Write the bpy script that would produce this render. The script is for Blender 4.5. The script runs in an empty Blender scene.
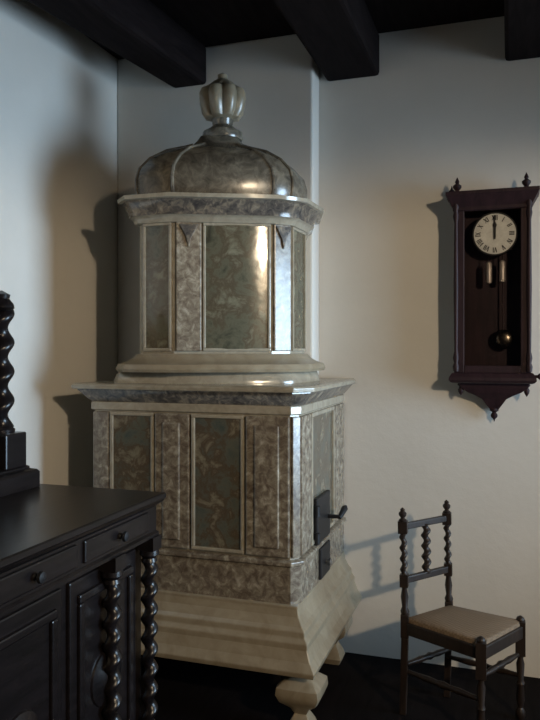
import bpy, bmesh, math, random
from mathutils import Vector, Matrix
random.seed(4)
SC = bpy.context.scene
COL = SC.collection
PI = math.pi

# ------------------------------------------------------------------ camera model
F_PX, YAW, EYE, HZ = 722.0, math.radians(18.4), 1.70, 350.0
FW = Vector((-math.sin(YAW), math.cos(YAW), 0)); RT = Vector((math.cos(YAW), math.sin(YAW), 0))

cam_d = bpy.data.cameras.new('camera'); cam = bpy.data.objects.new('camera', cam_d); COL.objects.link(cam)
cam.location = (0, 0, EYE); cam.rotation_euler = (PI/2, 0, YAW)
cam_d.sensor_fit = 'VERTICAL'; cam_d.sensor_height = 36.0; cam_d.lens = F_PX/720*36
cam_d.shift_y = -(360-HZ)/720.0
cam_d.clip_start = 0.02
SC.camera = cam

# ------------------------------------------------------------------ materials
def new_mat(name):
    m = bpy.data.materials.new(name); m.use_nodes = True
    nt = m.node_tree; b = nt.nodes['Principled BSDF']
    return m, nt, b
def L(nt, a, b): nt.links.new(a, b)
def noise(nt, scale, detail=4, rough=0.55, vec=None, dist=0.0):
    n = nt.nodes.new('ShaderNodeTexNoise'); n.inputs['Scale'].default_value = scale
    n.inputs['Detail'].default_value = detail; n.inputs['Roughness'].default_value = rough
    n.inputs['Distortion'].default_value = dist
    if vec is not None: L(nt, vec, n.inputs['Vector'])
    return n
def ramp(nt, fac, stops):
    r = nt.nodes.new('ShaderNodeValToRGB')
    e = r.color_ramp.elements
    while len(e) < len(stops): e.new(0.5)
    for k, (p, c) in enumerate(stops):
        e[k].position = p; e[k].color = (*c, 1)
    L(nt, fac, r.inputs['Fac']); return r
def coords(nt, scale=(1, 1, 1), loc=(0, 0, 0)):
    t = nt.nodes.new('ShaderNodeTexCoord'); m = nt.nodes.new('ShaderNodeMapping')
    m.inputs['Scale'].default_value = scale; m.inputs['Location'].default_value = loc
    L(nt, t.outputs['Object'], m.inputs['Vector']); return m.outputs['Vector']
def bump(nt, b, height, strength=0.2, dist=0.01):
    n = nt.nodes.new('ShaderNodeBump'); n.inputs['Strength'].default_value = strength
    n.inputs['Distance'].default_value = dist
    L(nt, height, n.inputs['Height']); L(nt, n.outputs['Normal'], b.inputs['Normal'])

def mat_plaster(name, c1, c2):
    m, nt, b = new_mat(name); v = coords(nt)
    n = noise(nt, 1.6, 6, 0.6, v)
    L(nt, ramp(nt, n.outputs['Fac'], [(0.3, c1), (0.7, c2)]).outputs['Color'], b.inputs['Base Color'])
    b.inputs['Roughness'].default_value = 0.95; b.inputs['Specular IOR Level'].default_value = 0.1
    n2 = noise(nt, 22, 5, 0.6, v); bump(nt, b, n2.outputs['Fac'], 0.15, 0.01)
    return m
def mat_wood(name, c1, c2, rough=0.4, axis=2, coat=0.0, scale=6, spec=0.35):
    m, nt, b = new_mat(name)
    s = [1, 1, 1]; s[axis] = 0.12
    v = coords(nt, tuple(s)); n = noise(nt, scale*4, 5, 0.6, v, 1.2)
    L(nt, ramp(nt, n.outputs['Fac'], [(0.3, c1), (0.7, c2)]).outputs['Color'], b.inputs['Base Color'])
    b.inputs['Roughness'].default_value = rough; b.inputs['Coat Weight'].default_value = coat
    b.inputs['Coat Roughness'].default_value = 0.25; b.inputs['Specular IOR Level'].default_value = spec
    bump(nt, b, n.outputs['Fac'], 0.15, 0.003)
    return m
def mat_tile(name, stops, scale, detail=6, rough=0.16, dist=1.5, loc=(0, 0, 0), ior=1.7, wob=0.12):
    m, nt, b = new_mat(name); v = coords(nt, loc=loc)
    n = noise(nt, scale, detail, 0.65, v, dist)
    r = ramp(nt, n.outputs['Fac'], stops)
    L(nt, r.outputs['Color'], b.inputs['Base Color'])
    b.inputs['Roughness'].default_value = rough; b.inputs['IOR'].default_value = ior
    w = noise(nt, 9, 2, 0.5, v); bump(nt, b, w.outputs['Fac'], wob, 0.02)
    return m
def mat_plain(name, c, rough=0.5, metal=0.0):
    m, nt, b = new_mat(name); v = coords(nt); n = noise(nt, 30, 4, 0.6, v)
    lo = tuple(x*0.8 for x in c)
    L(nt, ramp(nt, n.outputs['Fac'], [(0.3, lo), (0.7, c)]).outputs['Color'], b.inputs['Base Color'])
    b.inputs['Roughness'].default_value = rough; b.inputs['Metallic'].default_value = metal
    return m

M = {}
M['plaster'] = mat_plaster('limewash_plaster', (0.67, 0.64, 0.585), (0.73, 0.70, 0.645))
M['floor'] = mat_wood('dark_floor_boards', (0.005, 0.004, 0.0045), (0.010, 0.008, 0.0085), 0.8, 1, spec=0.08)
M['beam'] = mat_wood('dark_oak_beam', (0.008, 0.0055, 0.0055), (0.017, 0.012, 0.012), 0.85, 1, spec=0.08)
M['oak'] = mat_wood('black_stained_oak', (0.005, 0.004, 0.004), (0.013, 0.010, 0.011), 0.30, 1, 0.15, spec=0.4)
M['chairwood'] = mat_wood('dark_walnut', (0.014, 0.009, 0.007), (0.030, 0.019, 0.014), 0.45, 2, 0.1)
M['clockwood'] = mat_wood('dark_mahogany', (0.016, 0.008, 0.010), (0.034, 0.016, 0.019), 0.5, 2, spec=0.22)
CR, BR, BL = (0.46, 0.42, 0.34), (0.10, 0.073, 0.05), (0.070, 0.092, 0.088)
M['panel'] = mat_tile('painted_scene_tile', [(0.30, BL), (0.44, (0.12, 0.125, 0.10)), (0.52, BR), (0.60, (0.20, 0.18, 0.13)), (0.72, (0.30, 0.27, 0.20))], 10, 9, 0.13, 0.4)
M['upanel'] = mat_tile('painted_landscape_tile', [(0.30, (0.055, 0.052, 0.036)), (0.44, (0.13, 0.125, 0.085)), (0.52, (0.10, 0.078, 0.05)), (0.62, (0.19, 0.18, 0.125)), (0.75, (0.28, 0.26, 0.19))], 9, 9, 0.12, 0.4, wob=0.07)
M['pilaster'] = mat_tile('painted_pilaster_tile', [(0.32, BR), (0.45, (0.17, 0.135, 0.10)), (0.56, (0.27, 0.23, 0.17)), (0.70, CR)], 26, 7, 0.27, 0.6)
M['border'] = mat_tile('cream_border_tile', [(0.3, (0.28, 0.24, 0.18)), (0.6, (0.38, 0.34, 0.26)), (0.8, (0.46, 0.42, 0.34))], 12, 5, 0.16)
M['frieze'] = mat_tile('dark_frieze_tile', [(0.34, (0.05, 0.045, 0.045)), (0.5, (0.12, 0.105, 0.09)), (0.62, (0.24, 0.20, 0.15)), (0.75, (0.34, 0.30, 0.23))], 26, 6, 0.15, 0.8)
M['ochre'] = mat_tile('ochre_glazed_tile', [(0.3, (0.25, 0.195, 0.125)), (0.7, (0.36, 0.30, 0.21))], 8, 5, 0.30)
M['dome'] = mat_tile('mottled_dome_tile', [(0.34, (0.07, 0.06, 0.046)), (0.5, (0.14, 0.12, 0.09)), (0.66, (0.24, 0.21, 0.16))], 16, 7, 0.24, 0.6)
M['iron'] = mat_plain('cast_iron', (0.014, 0.014, 0.016), 0.5, 0.2)
M['steel'] = mat_plain('worn_steel', (0.5, 0.5, 0.5), 0.3, 1.0)
M['brass'] = mat_plain('dull_brass', (0.16, 0.13, 0.10), 0.24, 1.0)
M['pewter'] = mat_plain('pale_weight_metal', (0.52, 0.46, 0.43), 0.45, 0.6)
M['enamel'] = mat_plain('white_enamel', (0.78, 0.80, 0.79), 0.4)
M['black'] = mat_plain('black_paint', (0.01, 0.01, 0.012), 0.5)
def mat_seat():
    m, nt, b = new_mat('woven_cane_seat'); v = coords(nt)
    w1 = nt.nodes.new('ShaderNodeTexChecker'); w1.inputs['Scale'].default_value = 90
    w1.inputs['Color1'].default_value = (0.17, 0.115, 0.07, 1); w1.inputs['Color2'].default_value = (0.23, 0.16, 0.10, 1)
    L(nt, v, w1.inputs['Vector']); L(nt, w1.outputs['Color'], b.inputs['Base Color'])
    b.inputs['Roughness'].default_value = 0.8; bump(nt, b, w1.outputs['Fac'], 0.3, 0.002)
    return m
M['seat'] = mat_seat()
def mat_glass():
    m = bpy.data.materials.new('clear_door_glass'); m.use_nodes = True; nt = m.node_tree
    nt.nodes.clear(); o = nt.nodes.new('ShaderNodeOutputMaterial'); mx = nt.nodes.new('ShaderNodeMixShader')
    t = nt.nodes.new('ShaderNodeBsdfTransparent'); g = nt.nodes.new('ShaderNodeBsdfGlossy'); f = nt.nodes.new('ShaderNodeFresnel')
    g.inputs['Roughness'].default_value = 0.03; f.inputs['IOR'].default_value = 1.5
    L(nt, f.outputs[0], mx.inputs[0]); L(nt, t.outputs[0], mx.inputs[1]); L(nt, g.outputs[0], mx.inputs[2]); L(nt, mx.outputs[0], o.inputs[0])
    return m
M['glass'] = mat_glass()

# ------------------------------------------------------------------ mesh helpers
def obj(name, bm, mat, parent=None, smooth=False, bevel=0.0, loc=None):
    bmesh.ops.recalc_face_normals(bm, faces=bm.faces[:])
    me = bpy.data.meshes.new(name); bm.to_mesh(me); bm.free()
    if smooth:
        for p in me.polygons: p.use_smooth = True
        me.set_sharp_from_angle(angle=math.radians(38))
    o = bpy.data.objects.new(name, me); COL.objects.link(o); me.materials.append(mat)
    if parent is not None:
        o.parent = parent
        o.location = -parent.location if loc is None else loc     # meshes are written in world coordinates
        if parent.parent is not None and loc is None:
            o.location = (0, 0, 0)
    if bevel:
        md = o.modifiers.new('bevel', 'BEVEL'); md.width = bevel; md.segments = 2; md.limit_method = 'ANGLE'
    return o
def thing(name, loc, label, cat, group=None):
    o = bpy.data.objects.new(name, None); COL.objects.link(o); o.location = loc; o.empty_display_size = 0.1
    o['label'] = label; o['category'] = cat
    if group: o['group'] = group
    return o
def struct(o): o['kind'] = 'structure'; return o
def bx(bm, x0, x1, y0, y1, z0, z1):
    vs = [bm.verts.new((x, y, z)) for z in (z0, z1) for x, y in ((x0, y0), (x1, y0), (x1, y1), (x0, y1))]
    for f in ((3, 2, 1, 0), (4, 5, 6, 7), (0, 1, 5, 4), (1, 2, 6, 5), (2, 3, 7, 6), (3, 0, 4, 7)):
        bm.faces.new([vs[i] for i in f])
    return bm
def box(x0, x1, y0, y1, z0, z1): return bx(bmesh.new(), x0, x1, y0, y1, z0, z1)
def offset_poly(P, d):
    n = len(P); out = []
    for i in range(n):
        p0, p1, p2 = Vector(P[i-1]), Vector(P[i]), Vector(P[(i+1) % n])
        a = (p1-p0).normalized(); b = (p2-p1).normalized()
        na, nb = Vector((a.y, -a.x)), Vector((b.y, -b.x))          # outward for a counter-clockwise plan
        k = d/(1+na.dot(nb)); out.append(p1+(na+nb)*k)
    return out
def loft(bm, rings, cap=True):
    R = [[bm.verts.new(v) for v in r] for r in rings]
    n = len(R[0])
    for a, b in zip(R, R[1:]):
        for i in range(n):
            j = (i+1) % n; bm.faces.new((a[i], a[j], b[j], b[i]))
    if cap:
        bm.faces.new(R[0][::-1]); bm.faces.new(R[-1])
    return bm
def swept(P, prof):       # prof: list of (offset, z)
    return loft(bmesh.new(), [[(q.x, q.y, z) for q in offset_poly(P, d)] for d, z in prof])
def frame_from(a, b):
    z = (b-a).normalized(); h = Vector((1, 0, 0)) if abs(z.x) < 0.9 else Vector((0, 1, 0))
    x = (h-z*h.dot(z)).normalized(); return x, z.cross(x), z
def turned(bm, a, b, prof, n=14, sq=0.0):     # prof: (t 0..1, radius) along a->b
    a, b = Vector(a), Vector(b); x, y, z = frame_from(a, b); l = (b-a).length
    rings = []
    for t, r in prof:
        c = a+z*(t*l); rings.append([tuple(c+x*(r*math.cos(2*PI*k/n))+y*(r*math.sin(2*PI*k/n))) for k in range(n)])
    return loft(bm, rings)
def twist(bm, a, b, r, pitch, e=0.45, n=12, phase=0.0, step=10):
    a, b = Vector(a), Vector(b); x, y, z = frame_from(a, b); l = (b-a).length
    N = max(6, int(l/pitch*step)); rings = []
    for i in range(N+1):
        t = i/N; ph = 2*PI*t*l/pitch+phase; rr = r*(1-e*0.5)
        c = a+z*(t*l)+(x*math.cos(ph)+y*math.sin(ph))*(r*e*0.5)
        rings.append([tuple(c+x*(rr*math.cos(2*PI*k/n))+y*(rr*math.sin(2*PI*k/n))) for k in range(n)])
    return loft(bm, rings)
def tube(bm, a, b, r, n=10): return turned(bm, a, b, [(0, r), (1, r)], n)
def quad_bar(bm, a, b, hx, hy):               # square bar between two points, up-ish frame
    a, b = Vector(a), Vector(b); z = (b-a).normalized()
    up = Vector((0, 0, 1)) if abs(z.z) < 0.9 else Vector((0, 1, 0))
    x = z.cross(up).normalized(); y = x.cross(z)
    rings = [[tuple(c+x*sx*hx+y*sy*hy) for sx, sy in ((-1, -1), (1, -1), (1, 1), (-1, 1))] for c in (a, b)]
    return loft(bm, rings)

# ------------------------------------------------------------------ the room
BW, LW, RW, CEIL, NEAR = 3.99, -2.25, 2.6, 3.455, -2.0
struct(obj('floor', box(LW-0.2, RW+0.2, NEAR, BW+0.2, -0.1, 0.0), M['floor']))
struct(obj('ceiling', box(LW-0.2, RW+0.2, NEAR, BW+0.2, CEIL, CEIL+0.1), M['beam']))
struct(obj('wall_back', box(LW-0.2, RW+0.2, BW, BW+0.2, 0, CEIL), M['plaster']))
struct(obj('wall_left', box(LW-0.2, LW, NEAR, BW, 0, CEIL), M['plaster']))
struct(obj('wall_flue', box(LW, -1.03, 3.84, BW, 1.545, CEIL), M['plaster'], bevel=0.012))
WY0, WY1, WZ0, WZ1 = 2.15, 3.75, 0.75, 2.55      # the window opening in the right wall
bm = bmesh.new()
bx(bm, RW, RW+0.3, NEAR, WY0, 0, CEIL); bx(bm, RW, RW+0.3, WY1, BW, 0, CEIL)
bx(bm, RW, RW+0.3, WY0, WY1, 0, WZ0); bx(bm, RW, RW+0.3, WY0, WY1, WZ1, CEIL)
struct(obj('wall_right', bm, M['plaster']))
bm = loft(bmesh.new(), [[(x, y, z) for x, y in ((-1.87, 3.84), (-1.655, 3.84), (-1.86, 1.2), (-1.86, NEAR), (-2.2, NEAR), (-2.2, 1.2))] for z in (3.225, CEIL)])
struct(obj('trim_1', bm, M['beam'], bevel=0.025))
for k, (x0, x1, zb) in enumerate(((-0.985, -0.685, 3.215), (-0.026, 0.27, 3.208), (0.70, 0.99, 3.21), (1.45, 1.74, 3.21))):
    struct(obj('trim_%d' % (k+2), box(x0, x1, NEAR, BW, zb, CEIL), M['beam'], bevel=0.02))

# ------------------------------------------------------------------ tiled stove
S = thing('tile_stove', (-1.43, 3.5, 0), 'tall two-tier painted tile stove with domed top and urn finial, in the corner', 'stove')
XL, XR, YF, YB = -1.926, -0.93, 3.08, 3.985
XS = XR+0.03                      # the front right-hand corner is canted
LOW = [(XL, YF), (XR, YF), (XS, YF+0.036), (XS, YB), (XL, YB)]                                   # counter-clockwise plan
obj('firebox', swept(LOW, [(0, 0.56), (0, 1.46)]), M['border'], S)
BASE = [(XL, YF), (-0.915, YF), (-0.915, YB), (XL, YB)]
obj('base_moulding', swept(BASE, [(0.02, 0.30), (0.125, 0.302), (0.13, 0.325), (0.105, 0.36), (0.088, 0.405), (0.088, 0.43),
    (0.072, 0.45), (0.070, 0.475), (0.055, 0.49), (0.035, 0.525), (0.028, 0.555), (0.028, 0.568), (0.0, 0.570)]) , M['ochre'], S, bevel=0.004)
obj('plinth_frieze', swept(LOW, [(0.012, 0.568), (0.012, 0.735), (0.026, 0.74), (0.026, 0.757), (0.004, 0.765)]), M['pilaster'], S, bevel=0.003)
obj('cornice_border', swept(LOW, [(0.004, 1.408), (0.014, 1.412), (0.014, 1.448), (0.004, 1.452)]), M['border'], S, bevel=0.003)
obj('cornice_frieze', swept(LOW, [(0.008, 1.450), (0.020, 1.462), (0.045, 1.49), (0.060, 1.508), (0.060, 1.514)]), M['frieze'], S, True)
obj('lower_cornice', swept(LOW, [(0.060, 1.512), (0.080, 1.514), (0.082, 1.532), (0.070, 1.540), (0.03, 1.542)]), M['border'], S, bevel=0.003)
def wpx(x, y=YF):                                       # plan X on a plane of constant Y for a photo column (measuring aid)
    v = FW+RT*((x-270)/F_PX); return v.x/v.y*y
def raised(x0, x1, y, z0, z1, t, fr):                   # a tile panel on a -Y face: moulded frame + sunk picture
    f = bmesh.new()
    bx(f, x0, x1, y-t, y+0.01, z0, z0+fr); bx(f, x0, x1, y-t, y+0.01, z1-fr, z1)
    bx(f, x0, x0+fr, y-t, y+0.01, z0+fr, z1-fr); bx(f, x1-fr, x1, y-t, y+0.01, z0+fr, z1-fr)
    return f
Z0, Z1 = 0.775, 1.402
for x0, x1 in ((-1.835, -1.60), (-1.405, -1.145)):
    p = obj('picture_panel', box(x0+0.014, x1-0.014, YF-0.006, YF+0.01, Z0+0.014, Z1-0.014), M['panel'], S)
    obj('panel_frame', raised(x0, x1, YF, Z0, Z1, 0.018, 0.016), M['border'], p, bevel=0.004)
for x0, x1 in ((XL, -1.842), (-1.592, -1.415), (-1.135, XR)):
    p = obj('pilaster', box(x0, x1, YF-0.020, YF+0.01, Z0, Z1), M['pilaster'], S, bevel=0.006)
    if x1-x0 > 0.1:
        obj('pilaster_strip', box(x0+0.045, x1-0.045, YF-0.032, YF-0.019, Z0+0.04, Z1-0.04), M['pilaster'], p, bevel=0.006)
# right-hand side
def side_raised(x, y0, y1, z0, z1, t, fr):
    f = bmesh.new()
    bx(f, x-0.01, x+t, y0, y1, z0, z0+fr); bx(f, x-0.01, x+t, y0, y1, z1-fr, z1)
    bx(f, x-0.01, x+t, y0, y0+fr, z0+fr, z1-fr); bx(f, x-0.01, x+t, y1-fr, y1, z0+fr, z1-fr)
    return f
p = obj('picture_panel', box(XS-0.01, XS+0.005, 3.30, 3.74, Z0+0.012, Z1-0.012), M['panel'], S)
obj('panel_frame', side_raised(XS, 3.29, 3.75, Z0, Z1, 0.016, 0.02), M['border'], p, bevel=0.004)
for y0, y1 in ((YF+0.036, 3.28), (3.76, YB-0.005)):
    obj('pilaster', box(XS-0.01, XS+0.016, y0, y1, Z0, Z1), M['pilaster'], S, bevel=0.006)
d = obj('stove_door', box(XS+0.004, XS+0.026, 3.35, 3.61, 0.76, 0.985), M['iron'], S, bevel=0.008)
bm = bmesh.new()
for zz in (0.80, 0.93):
    bm = bmesh.new(); tube(bm, (XS+0.026, 3.338, zz-0.025), (XS+0.026, 3.338, zz+0.025), 0.014); obj('door_hinge', bm, M['iron'], d, True)
bm = bmesh.new(); tube(bm, (XS+0.022, 3.56, 0.86), (XS+0.085, 3.56, 0.86), 0.010); turned(bm, (XS+0.085, 3.555, 0.855), (XS+0.10, 3.64, 0.90), [(0, .008), (.2, .013), (.8, .017), (1, .006)])
obj('door_handle', bm, M['iron'], d, True)
d = obj('ash_door', box(XS+0.004, XS+0.026, 3.42, 3.61, 0.575, 0.73), M['iron'], S, bevel=0.008)
bm = bmesh.new(); turned(bm, (XS+0.024, 3.52, 0.64), (XS+0.056, 3.52, 0.64), [(0, .008), (.4, .008), (.5, .018), (.8, .020), (1, .008)])
obj('door_knob', bm, M['steel'], d, True)
# feet
def foot_bm(cx, cy):
    prof = [(0.05, 0.0), (0.062, 0.03), (0.05, 0.06), (0.028, 0.10), (0.045, 0.13), (0.085, 0.165), (0.10, 0.20), (0.096, 0.23), (0.062, 0.258), (0.034, 0.272), (0.05, 0.292), (0.065, 0.305)]
    rings = []
    for r, z in prof:
        ring = []
        for k in range(32):
            a = 2*PI*k/32; c, s = math.cos(a), math.sin(a); q = 1/(abs(c)**14+abs(s)**14)**(1/14)
            ring.append((cx+r*q*c, cy+r*q*s, z))
        rings.append(ring)
    return loft(bmesh.new(), rings)
for cx, cy in ((XR+0.055, YF+0.0), (XL+0.02, YF+0.02), (XR+0.005, 3.86), (XL+0.02, 3.86)):
    obj('foot', foot_bm(cx, cy), M['ochre'], S, True)
# ledge between the tiers, then the upper tier
UP = [(-1.705, 3.125), (-1.68, 3.10), (-1.51, 3.10), (-1.087, 3.297), (-1.02, 3.377), (-1.01, 3.60), (-1.09, 3.845), (-1.705, 3.845)]
LED = [(-1.80, 3.12), (-1.78, 3.10), (-1.51, 3.10), (-1.065, 3.262), (-0.988, 3.352), (-0.965, 3.60), (-1.03, 3.845), (-1.80, 3.845)]
UPo = UP
obj('ledge', swept(LED, [(0.035, 1.538), (0.035, 1.555), (0.022, 1.585), (0.005, 1.60)]), M['border'], S, True, bevel=0)
obj('ledge_roll', swept(UP, [(0.10, 1.596), (0.108, 1.61), (0.098, 1.632), (0.06, 1.645), (0.035, 1.66), (0.018, 1.68), (0.0, 1.682)]), M['ochre'], S, True)
obj('upper_drum', swept(UP, [(0, 1.67), (0, 2.36)]), M['border'], S)
def face_box(p0, p1, t0, t1, z0, z1, s0, s1):           # box on the upright face p0->p1, from fraction s0 to s1
    p0, p1 = Vector(p0), Vector(p1); u = (p1-p0); n = Vector((u.y, -u.x)).normalized(); a, b = p0+u*s0, p0+u*s1
    bm = bmesh.new()
    loft(bm, [[(*(a+n*t1), z), (*(b+n*t1), z), (*(b+n*t0), z), (*(a+n*t0), z)] for z in (z0, z1)])
    return bm
obj('corner_pilaster', face_box(LOW[1], LOW[2], -.02, .018, Z0, Z1, 0.04, 0.96), M['pilaster'], S, bevel=0.004)
def framed(p0, p1, z0, z1, s0, s1, t, fr):
    ln = (Vector(p1)-Vector(p0)).length; k = fr/ln
    b = face_box(p0, p1, -.01, t, z0, z0+fr, s0, s1)
    for (q0, q1, a0, a1) in ((z1-fr, z1, s0, s1), (z0+fr, z1-fr, s0, s0+k), (z0+fr, z1-fr, s1-k, s1)):
        c = face_box(p0, p1, -.01, t, q0, q1, a0, a1); me = bpy.data.meshes.new('tmp'); c.to_mesh(me); c.free(); b.from_mesh(me); bpy.data.meshes.remove(me)
    return b
UZ0, UZ1 = 1.695, 2.305
def bowed(p0, p1, z0, z1, s0, s1, sag, n=18):            # gently convex picture tile
    p0, p1 = Vector(p0), Vector(p1); u = p1-p0; nn = Vector((u.y, -u.x)).normalized(); front = []
    for k in range(n+1):
        t = k/n; p = p0+u*(s0+(s1-s0)*t)+nn*(0.003+sag*4*t*(1-t)); front.append(p)
    plan = [p0+u*s0-nn*.01]+front+[p0+u*s1-nn*.01]
    return loft(bmesh.new(), [[(p.x, p.y, z) for p in plan] for z in (z0, z1)])
def upper_panel(p0, p1, s0, s1, sag=0.002):
    p = obj('landscape_panel', bowed(p0, p1, UZ0+.01, UZ1-.01, s0+.01, s1-.01, sag), M['upanel'], S, True)
    obj('panel_frame', framed(p0, p1, UZ0, UZ1, s0, s1, .013, .014), M['border'], p, bevel=0.004)
def capital(p0, p1, s, parent, w=0.05):                 # dark pointed ornament at the head of a pilaster
    p0, p1 = Vector(p0), Vector(p1); u = (p1-p0).normalized(); n = Vector((u.y, -u.x)); c = p0+(p1-p0)*s
    bm = bmesh.new(); rr = []
    for t in (0.018, 0.030):
        rr.append([(*(c+u*a+n*t), z) for a, z in ((-w, UZ1-.012), (-w*.3, UZ1-.07), (0, UZ1-.12), (w*.3, UZ1-.07), (w, UZ1-.012))])
    loft(bm, rr); obj('capital', bm, M['frieze'], parent, bevel=0.003)
A0, A1, B0, B1, D0, D1, C0, C1 = UP[1], UP[2], UP[2], UP[3], UP[3], UP[4], UP[4], UP[5]
upper_panel(A0, A1, 0.06, 0.94)
upper_panel(B0, B1, 0.29, 0.985, 0.011)
for q0, q1, s0, s1 in ((B0, B1, 0.02, 0.275), (D0, D1, 0.04, 0.96)):
    p = obj('pilaster', face_box(q0, q1, -.01, .018, UZ0, UZ1, s0, s1), M['pilaster'], S, bevel=0.005)
    capital(q0, q1, (s0+s1)/2, p, 0.045)
upper_panel(C0, C1, 0.06, 0.97)
obj('upper_cornice', swept(UP, [(0.0, 2.300), (0.022, 2.305), (0.030, 2.325), (0.040, 2.332), (0.05, 2.336)]), M['border'], S, True)
obj('upper_frieze', swept(UP, [(0.045, 2.334), (0.050, 2.355), (0.068, 2.395), (0.085, 2.406)]), M['frieze'], S, True)
obj('upper_cornice_rim', swept(UP, [(0.08, 2.404), (0.098, 2.408), (0.100, 2.426), (0.06, 2.438), (0.01, 2.444)]), M['border'], S, True)
AX = Vector((-1.405, 3.40))
def dome_ring(k, z): return [(AX.x+(p[0]-AX.x)*k, AX.y+(p[1]-AX.y)*k, z) for p in UP]
dm = loft(bmesh.new(), [dome_ring(k, z) for k, z in ((1.0, 2.435), (1.03, 2.47), (1.035, 2.525), (1.0, 2.578), (0.87, 2.635), (0.67, 2.682), (0.44, 2.71), (0.34, 2.725), (0.28, 2.75), (0.24, 2.775), (0.0001, 2.777))])
dome = obj('dome', dm, M['dome'], S, True)
prof = ((1.0, 2.440), (1.03, 2.47), (1.035, 2.525), (1.0, 2.578), (0.87, 2.635), (0.67, 2.682), (0.44, 2.71), (0.34, 2.725))
for i in (0, 2, 3, 4):
    rb = bmesh.new()
    for (k0, z0), (k1, z1) in zip(prof, prof[1:]):
        a = dome_ring(k0*1.004, z0)[i]; b = dome_ring(k1*1.004, z1)[i]; tube(rb, a, b, 0.008, 8)
    obj('dome_rib', rb, M['dome'], dome, True)
fx, fy = AX.x+0.008, AX.y+0.03
bm = bmesh.new(); turned(bm, (fx, fy, 2.77), (fx, fy, 2.885), [(0, .10), (.12, .105), (.35, .10), (.5, .07), (.65, .05), (.85, .055), (1, .06)], 24)
fin = obj('finial_base', bm, M['dome'], S, True)
bm = bmesh.new(); rings = []
for r, z in ((.05, 2.872), (.082, 2.884), (.102, 2.915), (.113, 2.965), (.114, 3.0), (.104, 3.025), (.085, 3.035), (.07, 3.05), (.05, 3.068), (.028, 3.082), (.024, 3.095), (.026, 3.105), (.001, 3.12)):
    ring = []
    for k in range(64):
        a = 2*PI*k/64; fl = 1+0.22*(abs(math.cos(4*a))-0.55)*(1 if 2.88 < z < 3.045 else 0)
        ring.append((fx+r*fl*math.cos(a), fy+r*fl*math.sin(a), z))
    rings.append(ring)
loft(bm, rings)
obj('fluted_urn', bm, M['ochre'], S, True)

# ------------------------------------------------------------------ wall clock
K = thing('wall_clock', (-0.088, 3.985, 1.36), 'dark wooden wall clock with white dial hanging on the pale back wall', 'clock')
x0, x1, yf, yb, zb, zt = -0.275, 0.100, 3.845, 3.988, 1.56, 2.47
bm = bmesh.new(); bx(bm, x0, x1, yb-0.015, yb, zb, zt); bx(bm, x0, x0+0.02, yf+0.02, yb-0.015, zb, zt); bx(bm, x1-0.02, x1, yf+0.02, yb-0.015, zb, zt)
bx(bm, x0+0.02, x1-0.02, yf+0.02, yb-0.015, zb, zb+0.02); bx(bm, x0+0.02, x1-0.02, yf+0.02, yb-0.015, zt-0.02, zt)
case = obj('case', bm, M['clockwood'], K)
bm = bmesh.new(); bx(bm, x0, x0+0.05, yf, yf+0.02, zb, zt); bx(bm, x1-0.05, x1, yf, yf+0.02, zb, zt)
bx(bm, x0+0.05, x1-0.05, yf, yf+0.02, zb, zb+0.06); bx(bm, x0+0.05, x1-0.05, yf, yf+0.02, zt-0.05, zt)
door = obj('door', bm, M['clockwood'], K, bevel=0.004)
obj('door_glass', box(x0+0.045, x1-0.045, yf+0.009, yf+0.012, zb+0.055, zt-0.045), M['glass'], door)
for xx in (x0-0.004, x1-0.022):                     # turned half-columns on the case edges
    bm = bmesh.new(); turned(bm, (xx+0.013, yf-0.002, zb+0.03), (xx+0.013, yf-0.002, zt-0.01), [(0, .013), (.03, .016), (.05, .010), (.08, .015), (.12, .009), (.5, .012), (.88, .009), (.92, .015), (.95, .010), (.97, .016), (1, .013)])
    obj('side_column', bm, M['clockwood'], K, True)
CL = [(x0, yf), (x1, yf), (x1, yb), (x0, yb)]
def swept_front(prof):                              # moulding round front and sides, flush with the wall behind
    rings = []
    for d_, z in prof: rings.append([(x0-d_, yf-d_, z), (x1+d_, yf-d_, z), (x1+d_, yb, z), (x0-d_, yb, z)])
    return loft(bmesh.new(), rings)
obj('cornice', swept_front([(0, 2.415), (0.006, 2.42), (0.006, 2.435), (0.016, 2.455), (0.030, 2.48), (0.036, 2.492), (0.040, 2.495), (0.040, 2.512), (0.0, 2.514)]), M['clockwood'], K)
for xx in (-0.262, 0.078):
    bm = bmesh.new(); turned(bm, (xx, yf+0.035, 2.512), (xx, yf+0.035, 2.60), [(0, .022), (.1, .024), (.2, .010), (.38, .022), (.5, .022), (.62, .008), (.72, .012), (.85, .007), (1, .001)])
    obj('finial', bm, M['clockwood'], K, True)
bm = bmesh.new(); turned(bm, (x0-0.02, 3.955, 2.512), (x0-0.02, 3.955, 2.575), [(0, .016), (.1, .017), (.2, .008), (.4, .015), (.55, .015), (.7, .006), (1, .001)])
obj('finial', bm, M['clockwood'], K, True)
obj('base_moulding', swept_front([(0, 1.585), (0.012, 1.580), (0.024, 1.560), (0.026, 1.545), (0.018, 1.535), (0.008, 1.53), (-0.02, 1.528)]), M['clockwood'], K)
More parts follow.
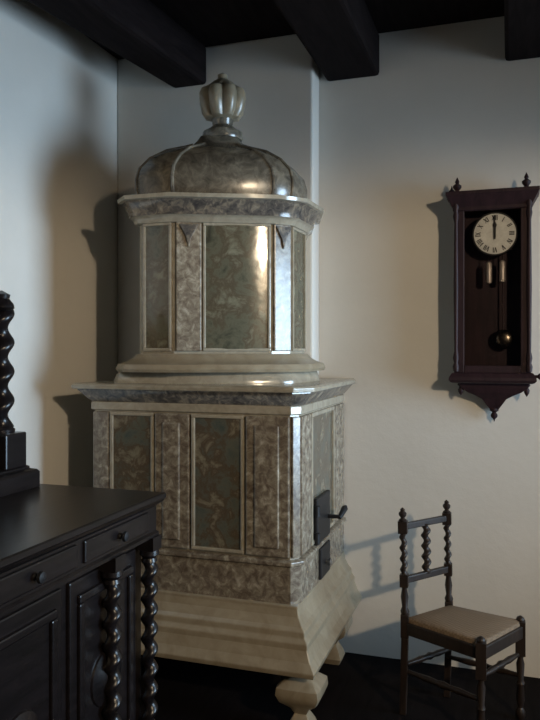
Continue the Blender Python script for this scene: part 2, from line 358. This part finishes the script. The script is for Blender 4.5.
# shaped drop below the case
cx = (x0+x1)/2+0.008
bm = bmesh.new(); rings = []
for w, z, dep in ((0.175, 1.53, .115), (0.165, 1.505, .11), (0.13, 1.48, .10), (0.095, 1.465, .09), (0.06, 1.445, .075), (0.04, 1.415, .06), (0.022, 1.39, .045)):
    rings.append([(cx-w, yb-dep, z), (cx+w, yb-dep, z), (cx+w, yb, z), (cx-w, yb, z)])
loft(bm, rings); obj('shaped_drop', bm, M['clockwood'], K, bevel=0.003)
bm = bmesh.new(); turned(bm, (cx, 3.955, 1.395), (cx, 3.955, 1.325), [(0, .02), (.15, .024), (.3, .010), (.5, .018), (.65, .016), (.8, .006), (1, .001)])
obj('drop_finial', bm, M['clockwood'], K, True)
for xx in (x0+0.03, x1-0.02):
    bm = bmesh.new(); turned(bm, (xx, 3.90, 1.532), (xx, 3.90, 1.462), [(0, .014), (.2, .018), (.35, .008), (.55, .015), (.75, .012), (1, .001)])
    obj('drop_finial', bm, M['clockwood'], K, True)
bm = bmesh.new(); turned(bm, (x1, 3.90, 1.565), (x1+0.065, 3.90, 1.565), [(0, .008), (.5, .008), (.6, .016), (.85, .016), (1, .004)])
obj('side_knob', bm, M['clockwood'], K, True)
# dial
dc = Vector((-0.075, 3.885, 2.297)); dr = 0.105
bm = bmesh.new(); turned(bm, dc+Vector((0, .03, 0)), dc, [(0, dr), (.9, dr), (1, dr*.985)], 48)
dial = obj('dial', bm, M['enamel'], K, True)
bm = bmesh.new(); N = 48
rings = [[tuple(dc+Vector((r*math.cos(2*PI*k/N), yy, r*math.sin(2*PI*k/N)))) for k in range(N)] for r, yy in ((dr, .0), (dr*1.02, -.006), (dr*1.06, -.006), (dr*1.07, .02))]
loft(bm, rings, False); obj('bezel', bm, M['black'], dial, True)
ROM = ['XII', 'I', 'II', 'III', 'IV', 'V', 'VI', 'VII', 'VIII', 'IX', 'X', 'XI']
bm = bmesh.new()
def stroke(P, Q, w):
    P, Q = Vector(P), Vector(Q); u = (Q-P).normalized(); n = Vector((-u.y, u.x))*w/2
    ring = [P-n, Q-n, Q+n, P+n]
    loft(bm, [[(dc.x+q.x, dc.y-t, dc.z+q.y) for q in ring] for t in (0.0005, 0.0018)])
for h, txt in enumerate(ROM):
    a = PI/2-2*PI*h/12; up_ = Vector((math.cos(a), math.sin(a))); rt_ = Vector((up_.y, -up_.x))
    wd = {'I': .007, 'V': .015, 'X': .016}; tot = sum(wd[c] for c in txt); pos = -tot/2
    c0 = up_*0.070; c1 = up_*0.096
    for c in txt:
        w = wd[c]; l_, r_, m_ = pos+.0015, pos+w-.0015, pos+w/2
        if c == 'I': stroke(c0+rt_*m_, c1+rt_*m_, .0042)
        elif c == 'V': stroke(c1+rt_*l_, c0+rt_*m_, .0042); stroke(c0+rt_*m_, c1+rt_*r_, .0024)
        else: stroke(c1+rt_*l_, c0+rt_*r_, .0042); stroke(c0+rt_*l_, c1+rt_*r_, .0024)
        pos += w
obj('numerals', bm, M['black'], dial)
bm = bmesh.new()
rings = [[(dc.x+x, dc.y-t, dc.z+z) for x, z in ((-.005, -.02), (.005, -.02), (.006, .03), (.010, .045), (0, .068), (-.010, .045), (-.006, .03))] for t in (.004, .006)]
loft(bm, rings); obj('hour_hand', bm, M['black'], dial)
bm = bmesh.new()
rings = [[(dc.x+x, dc.y-t, dc.z+z) for x, z in ((-.004, -.028), (.004, -.028), (.002, .05), (.0015, .094), (-.004, .094), (-.004, .05))] for t in (.007, .009)]
loft(bm, rings); obj('minute_hand', bm, M['black'], dial)
obj('movement_block', box(dc.x-0.085, dc.x+0.085, dc.y+0.028, yb-0.012, dc.z-0.08, dc.z+0.07), M['clockwood'], K)
for xx, zt_ in ((-0.104, 2.155), (-0.038, 2.160)):
    bm = bmesh.new(); turned(bm, (xx, 3.885, zt_-0.115), (xx, 3.885, zt_), [(0, .006), (.04, .014), (.12, .0155), (.9, .0155), (.96, .012), (1, .004)], 16)
    w = obj('weight', bm, M['pewter'], K, True)
    bm = bmesh.new(); tube(bm, (xx, 3.885, zt_-0.002), (xx, 3.895, 2.235), 0.002, 6); obj('weight_cord', bm, M['brass'], w)
bm = bmesh.new(); tube(bm, (-0.035, 3.93, 2.23), (-0.035, 3.93, 1.78), 0.004, 8)
pn = obj('pendulum_rod', bm, M['clockwood'], K)
bm = bmesh.new(); turned(bm, (-0.035, 3.945, 1.755), (-0.035, 3.912, 1.755), [(0, .01), (.2, .045), (.5, .052), (.8, .042), (.95, .02), (1, .002)], 28)
obj('pendulum_bob', bm, M['brass'], pn, True)

# ------------------------------------------------------------------ chair
def px_at_z(x, y, z):
    v = FW+RT*((x-270)/F_PX); v = Vector((v.x, v.y, (HZ-y)/F_PX)); t = (z-EYE)/v.z; p = v*t; return Vector((p.x, p.y, z))
SZ = 0.45
bl, br, fr_, fl = px_at_z(405, 618, SZ), px_at_z(449, 605, SZ), px_at_z(523, 621, SZ), px_at_z(482, 643, SZ)
ctr = (bl+br+fr_+fl)/4
CH = thing('side_chair', (ctr.x, ctr.y, 0), 'small dark wooden chair with twisted back spindle and brown seat, below the clock', 'chair')
fwd = ((fr_+fl)/2-(bl+br)/2).normalized(); lat = (br-bl).normalized()
def q(p, z): return Vector((p.x, p.y, z))
bm = bmesh.new()
loft(bm, [[tuple(p+(p-ctr)*k+Vector((0, 0, dz))) for p in (bl, br, fr_, fl)] for k, dz in ((-.04, -.035), (-.01, -.03), (0.0, -.012), (-.02, 0), (-.08, .006), (-.5, .012))])
obj('seat', bm, M['seat'], CH, True)
bm = bmesh.new()
for a, b in ((bl, br), (br, fr_), (fr_, fl), (fl, bl)): quad_bar(bm, q(a, .405), q(b, .405), .011, .028)
obj('seat_frame', bm, M['chairwood'], CH, bevel=.004)
BACKLEAN = -fwd*0.012
for p in (bl, br):
    bm = bmesh.new(); quad_bar(bm, q(p, 0)+BACKLEAN*.9, q(p, .36), .016, .016); quad_bar(bm, q(p, .36), q(p, .47), .019, .019)
    obj('rear_leg', bm, M['chairwood'], CH, bevel=.004)
    a, b = q(p, .47), q(p, .905)+BACKLEAN
    v = b-a; bm = bmesh.new()
    turned(bm, a, a+v*.30, [(0, .018), (.1, .021), (.25, .013), (.6, .018), (.9, .012), (1, .018)], 12)
    quad_bar(bm, a+v*.29, a+v*.42, .019, .019)
    twist(bm, a+v*.41, a+v*.87, .019, .05, .55)
    quad_bar(bm, a+v*.86, a+v*.99, .021, .021)
    bp = obj('back_post', bm, M['chairwood'], CH, True)
    bm = bmesh.new(); turned(bm, a+v*.985, a+v*1.135, [(0, .016), (.12, .019), (.25, .009), (.45, .018), (.6, .019), (.75, .010), (.85, .012), (1, .002)], 12)
    obj('post_finial', bm, M['chairwood'], bp, True)
for p in (fr_, fl):
    bm = bmesh.new(); pp = p-(p-ctr).normalized()*.012
    turned(bm, q(pp, 0), q(pp, .30), [(0, .015), (.05, .022), (.12, .022), (.18, .012), (.3, .019), (.5, .015), (.55, .02), (.6, .014), (.85, .019), (.93, .012), (1, .02)], 12)
    quad_bar(bm, q(pp, .295), q(pp, .45), .022, .022)
    turned(bm, q(pp, .449), q(pp, .475), [(0, .018), (.3, .02), (.7, .016), (1, .004)], 12)
    obj('front_leg', bm, M['chairwood'], CH, True)
def bk(p, t): return q(p, .47)+(q(p, .905)+BACKLEAN-q(p, .47))*t
bm = bmesh.new(); quad_bar(bm, bk(bl, .93), bk(br, .93), .012, .015); obj('top_rail', bm, M['chairwood'], CH, bevel=.004)
bm = bmesh.new(); quad_bar(bm, bk(bl, .36), bk(br, .36), .012, .016); obj('lower_rail', bm, M['chairwood'], CH, bevel=.004)
for s in (0.50,):
    m0 = bl+(br-bl)*s
    bm = bmesh.new(); twist(bm, bk(m0, .38), bk(m0, .92), .024, .05, .55); obj('twisted_spindle', bm, M['chairwood'], CH, True)
for a, b, z in ((fl, fr_, .30), (bl, fl, .20), (br, fr_, .20), (bl, br, .24)):
    bm = bmesh.new(); c = (ctr-(a+b)/2)*.06
    turned(bm, q(a+c, z), q(b+c, z), [(0, .010), (.15, .011), (.3, .015), (.42, .012), (.5, .018), (.58, .012), (.7, .015), (.85, .011), (1, .010)], 12)
    obj('stretcher', bm, M['chairwood'], CH, True)

# ------------------------------------------------------------------ sideboard
CX, CXB, CY0, CY1, CZ = -1.265, -2.02, 0.95, 2.527, 1.15
B = thing('sideboard', ((CX+CXB)/2, (CY0+CY1)/2, 0), 'long dark carved sideboard with twisted corner columns, in the left foreground', 'sideboard')
obj('carcass', box(CXB, CX-0.09, CY0+0.05, CY1-0.035, 0.10, 0.99), M['oak'], B)
SB = [(CXB, CY0), (CX, CY0), (CX, CY1), (CXB, CY1)]
obj('top_slab', swept(SB, [(-0.02, 1.112), (-0.008, 1.116), (-0.004, 1.125), (0.0, 1.130), (0.0, 1.146), (-0.006, 1.15)]), M['oak'], B)
obj('frieze', swept(SB, [(-0.03, .985), (-0.02, .988), (-0.02, 1.0), (-0.028, 1.008), (-0.028, 1.10), (-0.02, 1.108), (-0.012, 1.114)]), M['oak'], B)
obj('plinth', swept(SB, [(-0.01, 0.0), (-0.01, 0.10), (-0.03, 0.13)]), M['oak'], B, bevel=.005)
# frieze drawers with carved lozenges
ny = 3; span = (CY1-CY0-0.16)/ny
for i in range(ny):
    y0 = CY0+0.08+i*span+0.02; y1 = y0+span-0.04
    dw = obj('drawer', box(CX-0.06, CX-0.018, y0, y1, 1.018, 1.092), M['oak'], B, bevel=.006)
    bm = bmesh.new(); turned(bm, (CX-0.02, (y0+y1)/2, 1.055), (CX+0.012, (y0+y1)/2, 1.055), [(0, .012), (.3, .008), (.6, .018), (.9, .016), (1, .004)]); obj('drawer_knob', bm, M['iron'], dw, True)
    pd = obj('door', box(CX-0.10, CX-0.075, y0, y1, 0.17, 0.95), M['oak'], B, bevel=.006)
    f = side_raised(CX-0.078, y0+.04, y1-.04, .22, .90, .016, .03); obj('door_moulding', f, M['oak'], pd, bevel=.006)
    bm = bmesh.new(); yc, zc = (y0+y1)/2, .56; turned(bm, (CX-.078, yc, zc), (CX-.045, yc, zc), [(0, .10), (.3, .095), (.5, .07), (.7, .055), (1, .01)], 20)
    obj('carved_boss', bm, M['oak'], pd, True)
def chest_column(x, y):
    bm = bmesh.new()
    bx(bm, x-.034, x+.034, y-.034, y+.034, .115, .20); turned(bm, (x, y, .20), (x, y, .25), [(0, .036), (.4, .038), (.6, .026), (1, .03)], 16)
    twist(bm, (x, y, .25), (x, y, .90), .034, .076, .5, 14)
    turned(bm, (x, y, .895), (x, y, .94), [(0, .03), (.3, .026), (.6, .038), (1, .036)], 16); bx(bm, x-.034, x+.034, y-.034, y+.034, .94, .99)
    obj('twisted_column', bm, M['oak'], B, True)
for y in (2.472, 2.20, 1.30, 1.02): chest_column(CX-.043, y)
chest_column(CXB+0.05, 2.485)
obj('side_panel', box(CXB+.12, CX-.13, CY1-.037, CY1-.022, .17, .95), M['oak'], B, bevel=.006)

# ------------------------------------------------------------------ carved stand on the sideboard
G = thing('carved_stand', (-1.91, 1.98, CZ), 'dark carved stand with a twisted end post and stepped base, on the sideboard', 'stand')
GY0, GY1 = 1.50, 2.47
obj('stepped_base', swept([(-2.01, GY0), (-1.80, GY0), (-1.80, GY1), (-2.01, GY1)], [(0, 1.151), (0, 1.212), (-.008, 1.222), (-.028, 1.228), (-.028, 1.236), (-.036, 1.24)]), M['oak'], G)
for yy in (GY0+.10, GY1-.10):
    obj('post_block', box(-1.985, -1.828, yy-.07, yy+.055, 1.238, 1.375), M['oak'], G, bevel=.006)
    bm = bmesh.new(); turned(bm, (-1.91, yy+.005, 1.374), (-1.91, yy+.005, 1.40), [(0, .05), (.5, .052), (1, .036)], 18)
    twist(bm, (-1.91, yy+.005, 1.395), (-1.91, yy+.005, 1.86), 0.05, .115, .5, 16, 1.2, 14)
    pst = obj('twisted_post', bm, M['oak'], G, True)
    bm = bmesh.new(); turned(bm, (-1.91, yy+.005, 1.855), (-1.91, yy+.005, 1.935), [(0, .04), (.15, .05), (.35, .046), (.6, .03), (.8, .034), (1, .004)], 18)
    obj('post_cap', bm, M['oak'], pst, True)
bm = bmesh.new(); bx(bm, -1.955, -1.915, GY0+.10, GY1-.10, 1.56, 1.87)
obj('carved_panel', bm, M['oak'], G, bevel=.008)
obj('lower_board', box(-1.96, -1.90, GY0+.15, GY1-.15, 1.238, 1.375), M['oak'], G, bevel=.006)

# ------------------------------------------------------------------ light
w = bpy.data.worlds.new('world'); SC.world = w; w.use_nodes = True
bg = w.node_tree.nodes['Background']; bg.inputs['Color'].default_value = (0.55, 0.68, 1.0, 1); bg.inputs['Strength'].default_value = 0.008
def area(name, loc, target, sx, sy, power, col, spread=180):
    d_ = bpy.data.lights.new(name, 'AREA'); d_.shape = 'RECTANGLE'; d_.size = sx; d_.size_y = sy; d_.energy = power; d_.color = col
    d_.spread = math.radians(spread)
    o = bpy.data.objects.new(name, d_); COL.objects.link(o); o.location = loc
    o.rotation_euler = (Vector(target)-Vector(loc)).to_track_quat('-Z', 'Y').to_euler(); return o
sp = bpy.data.lights.new('warm_lamp', 'SPOT'); sp.energy = 350; sp.color = (1.0, 0.79, 0.54); sp.spot_size = math.radians(144); sp.spot_blend = 0.16
sp.shadow_soft_size = 0.085
so = bpy.data.objects.new('warm_lamp', sp); COL.objects.link(so); so.location = (2.45, -0.60, 2.95)
dr_ = Vector((-0.9-2.45, 3.75+0.60, 0)).normalized(); dp = math.radians(72)
so.rotation_euler = Vector((dr_.x*math.cos(dp), dr_.y*math.cos(dp), -math.sin(dp))).to_track_quat('-Z', 'Y').to_euler()
area('window_daylight', (RW+0.05, (WY0+WY1)/2, (WZ0+WZ1)/2), (-3, (WY0+WY1)/2, (WZ0+WZ1)/2), WY1-WY0, WZ1-WZ0, 35, (0.56, 0.78, 1.0), 72)

SC.view_settings.view_transform = 'Standard'; SC.view_settings.look = 'None'
SC.view_settings.exposure = 0.0; SC.view_settings.gamma = 1.0; SC.view_settings.use_curve_mapping = False
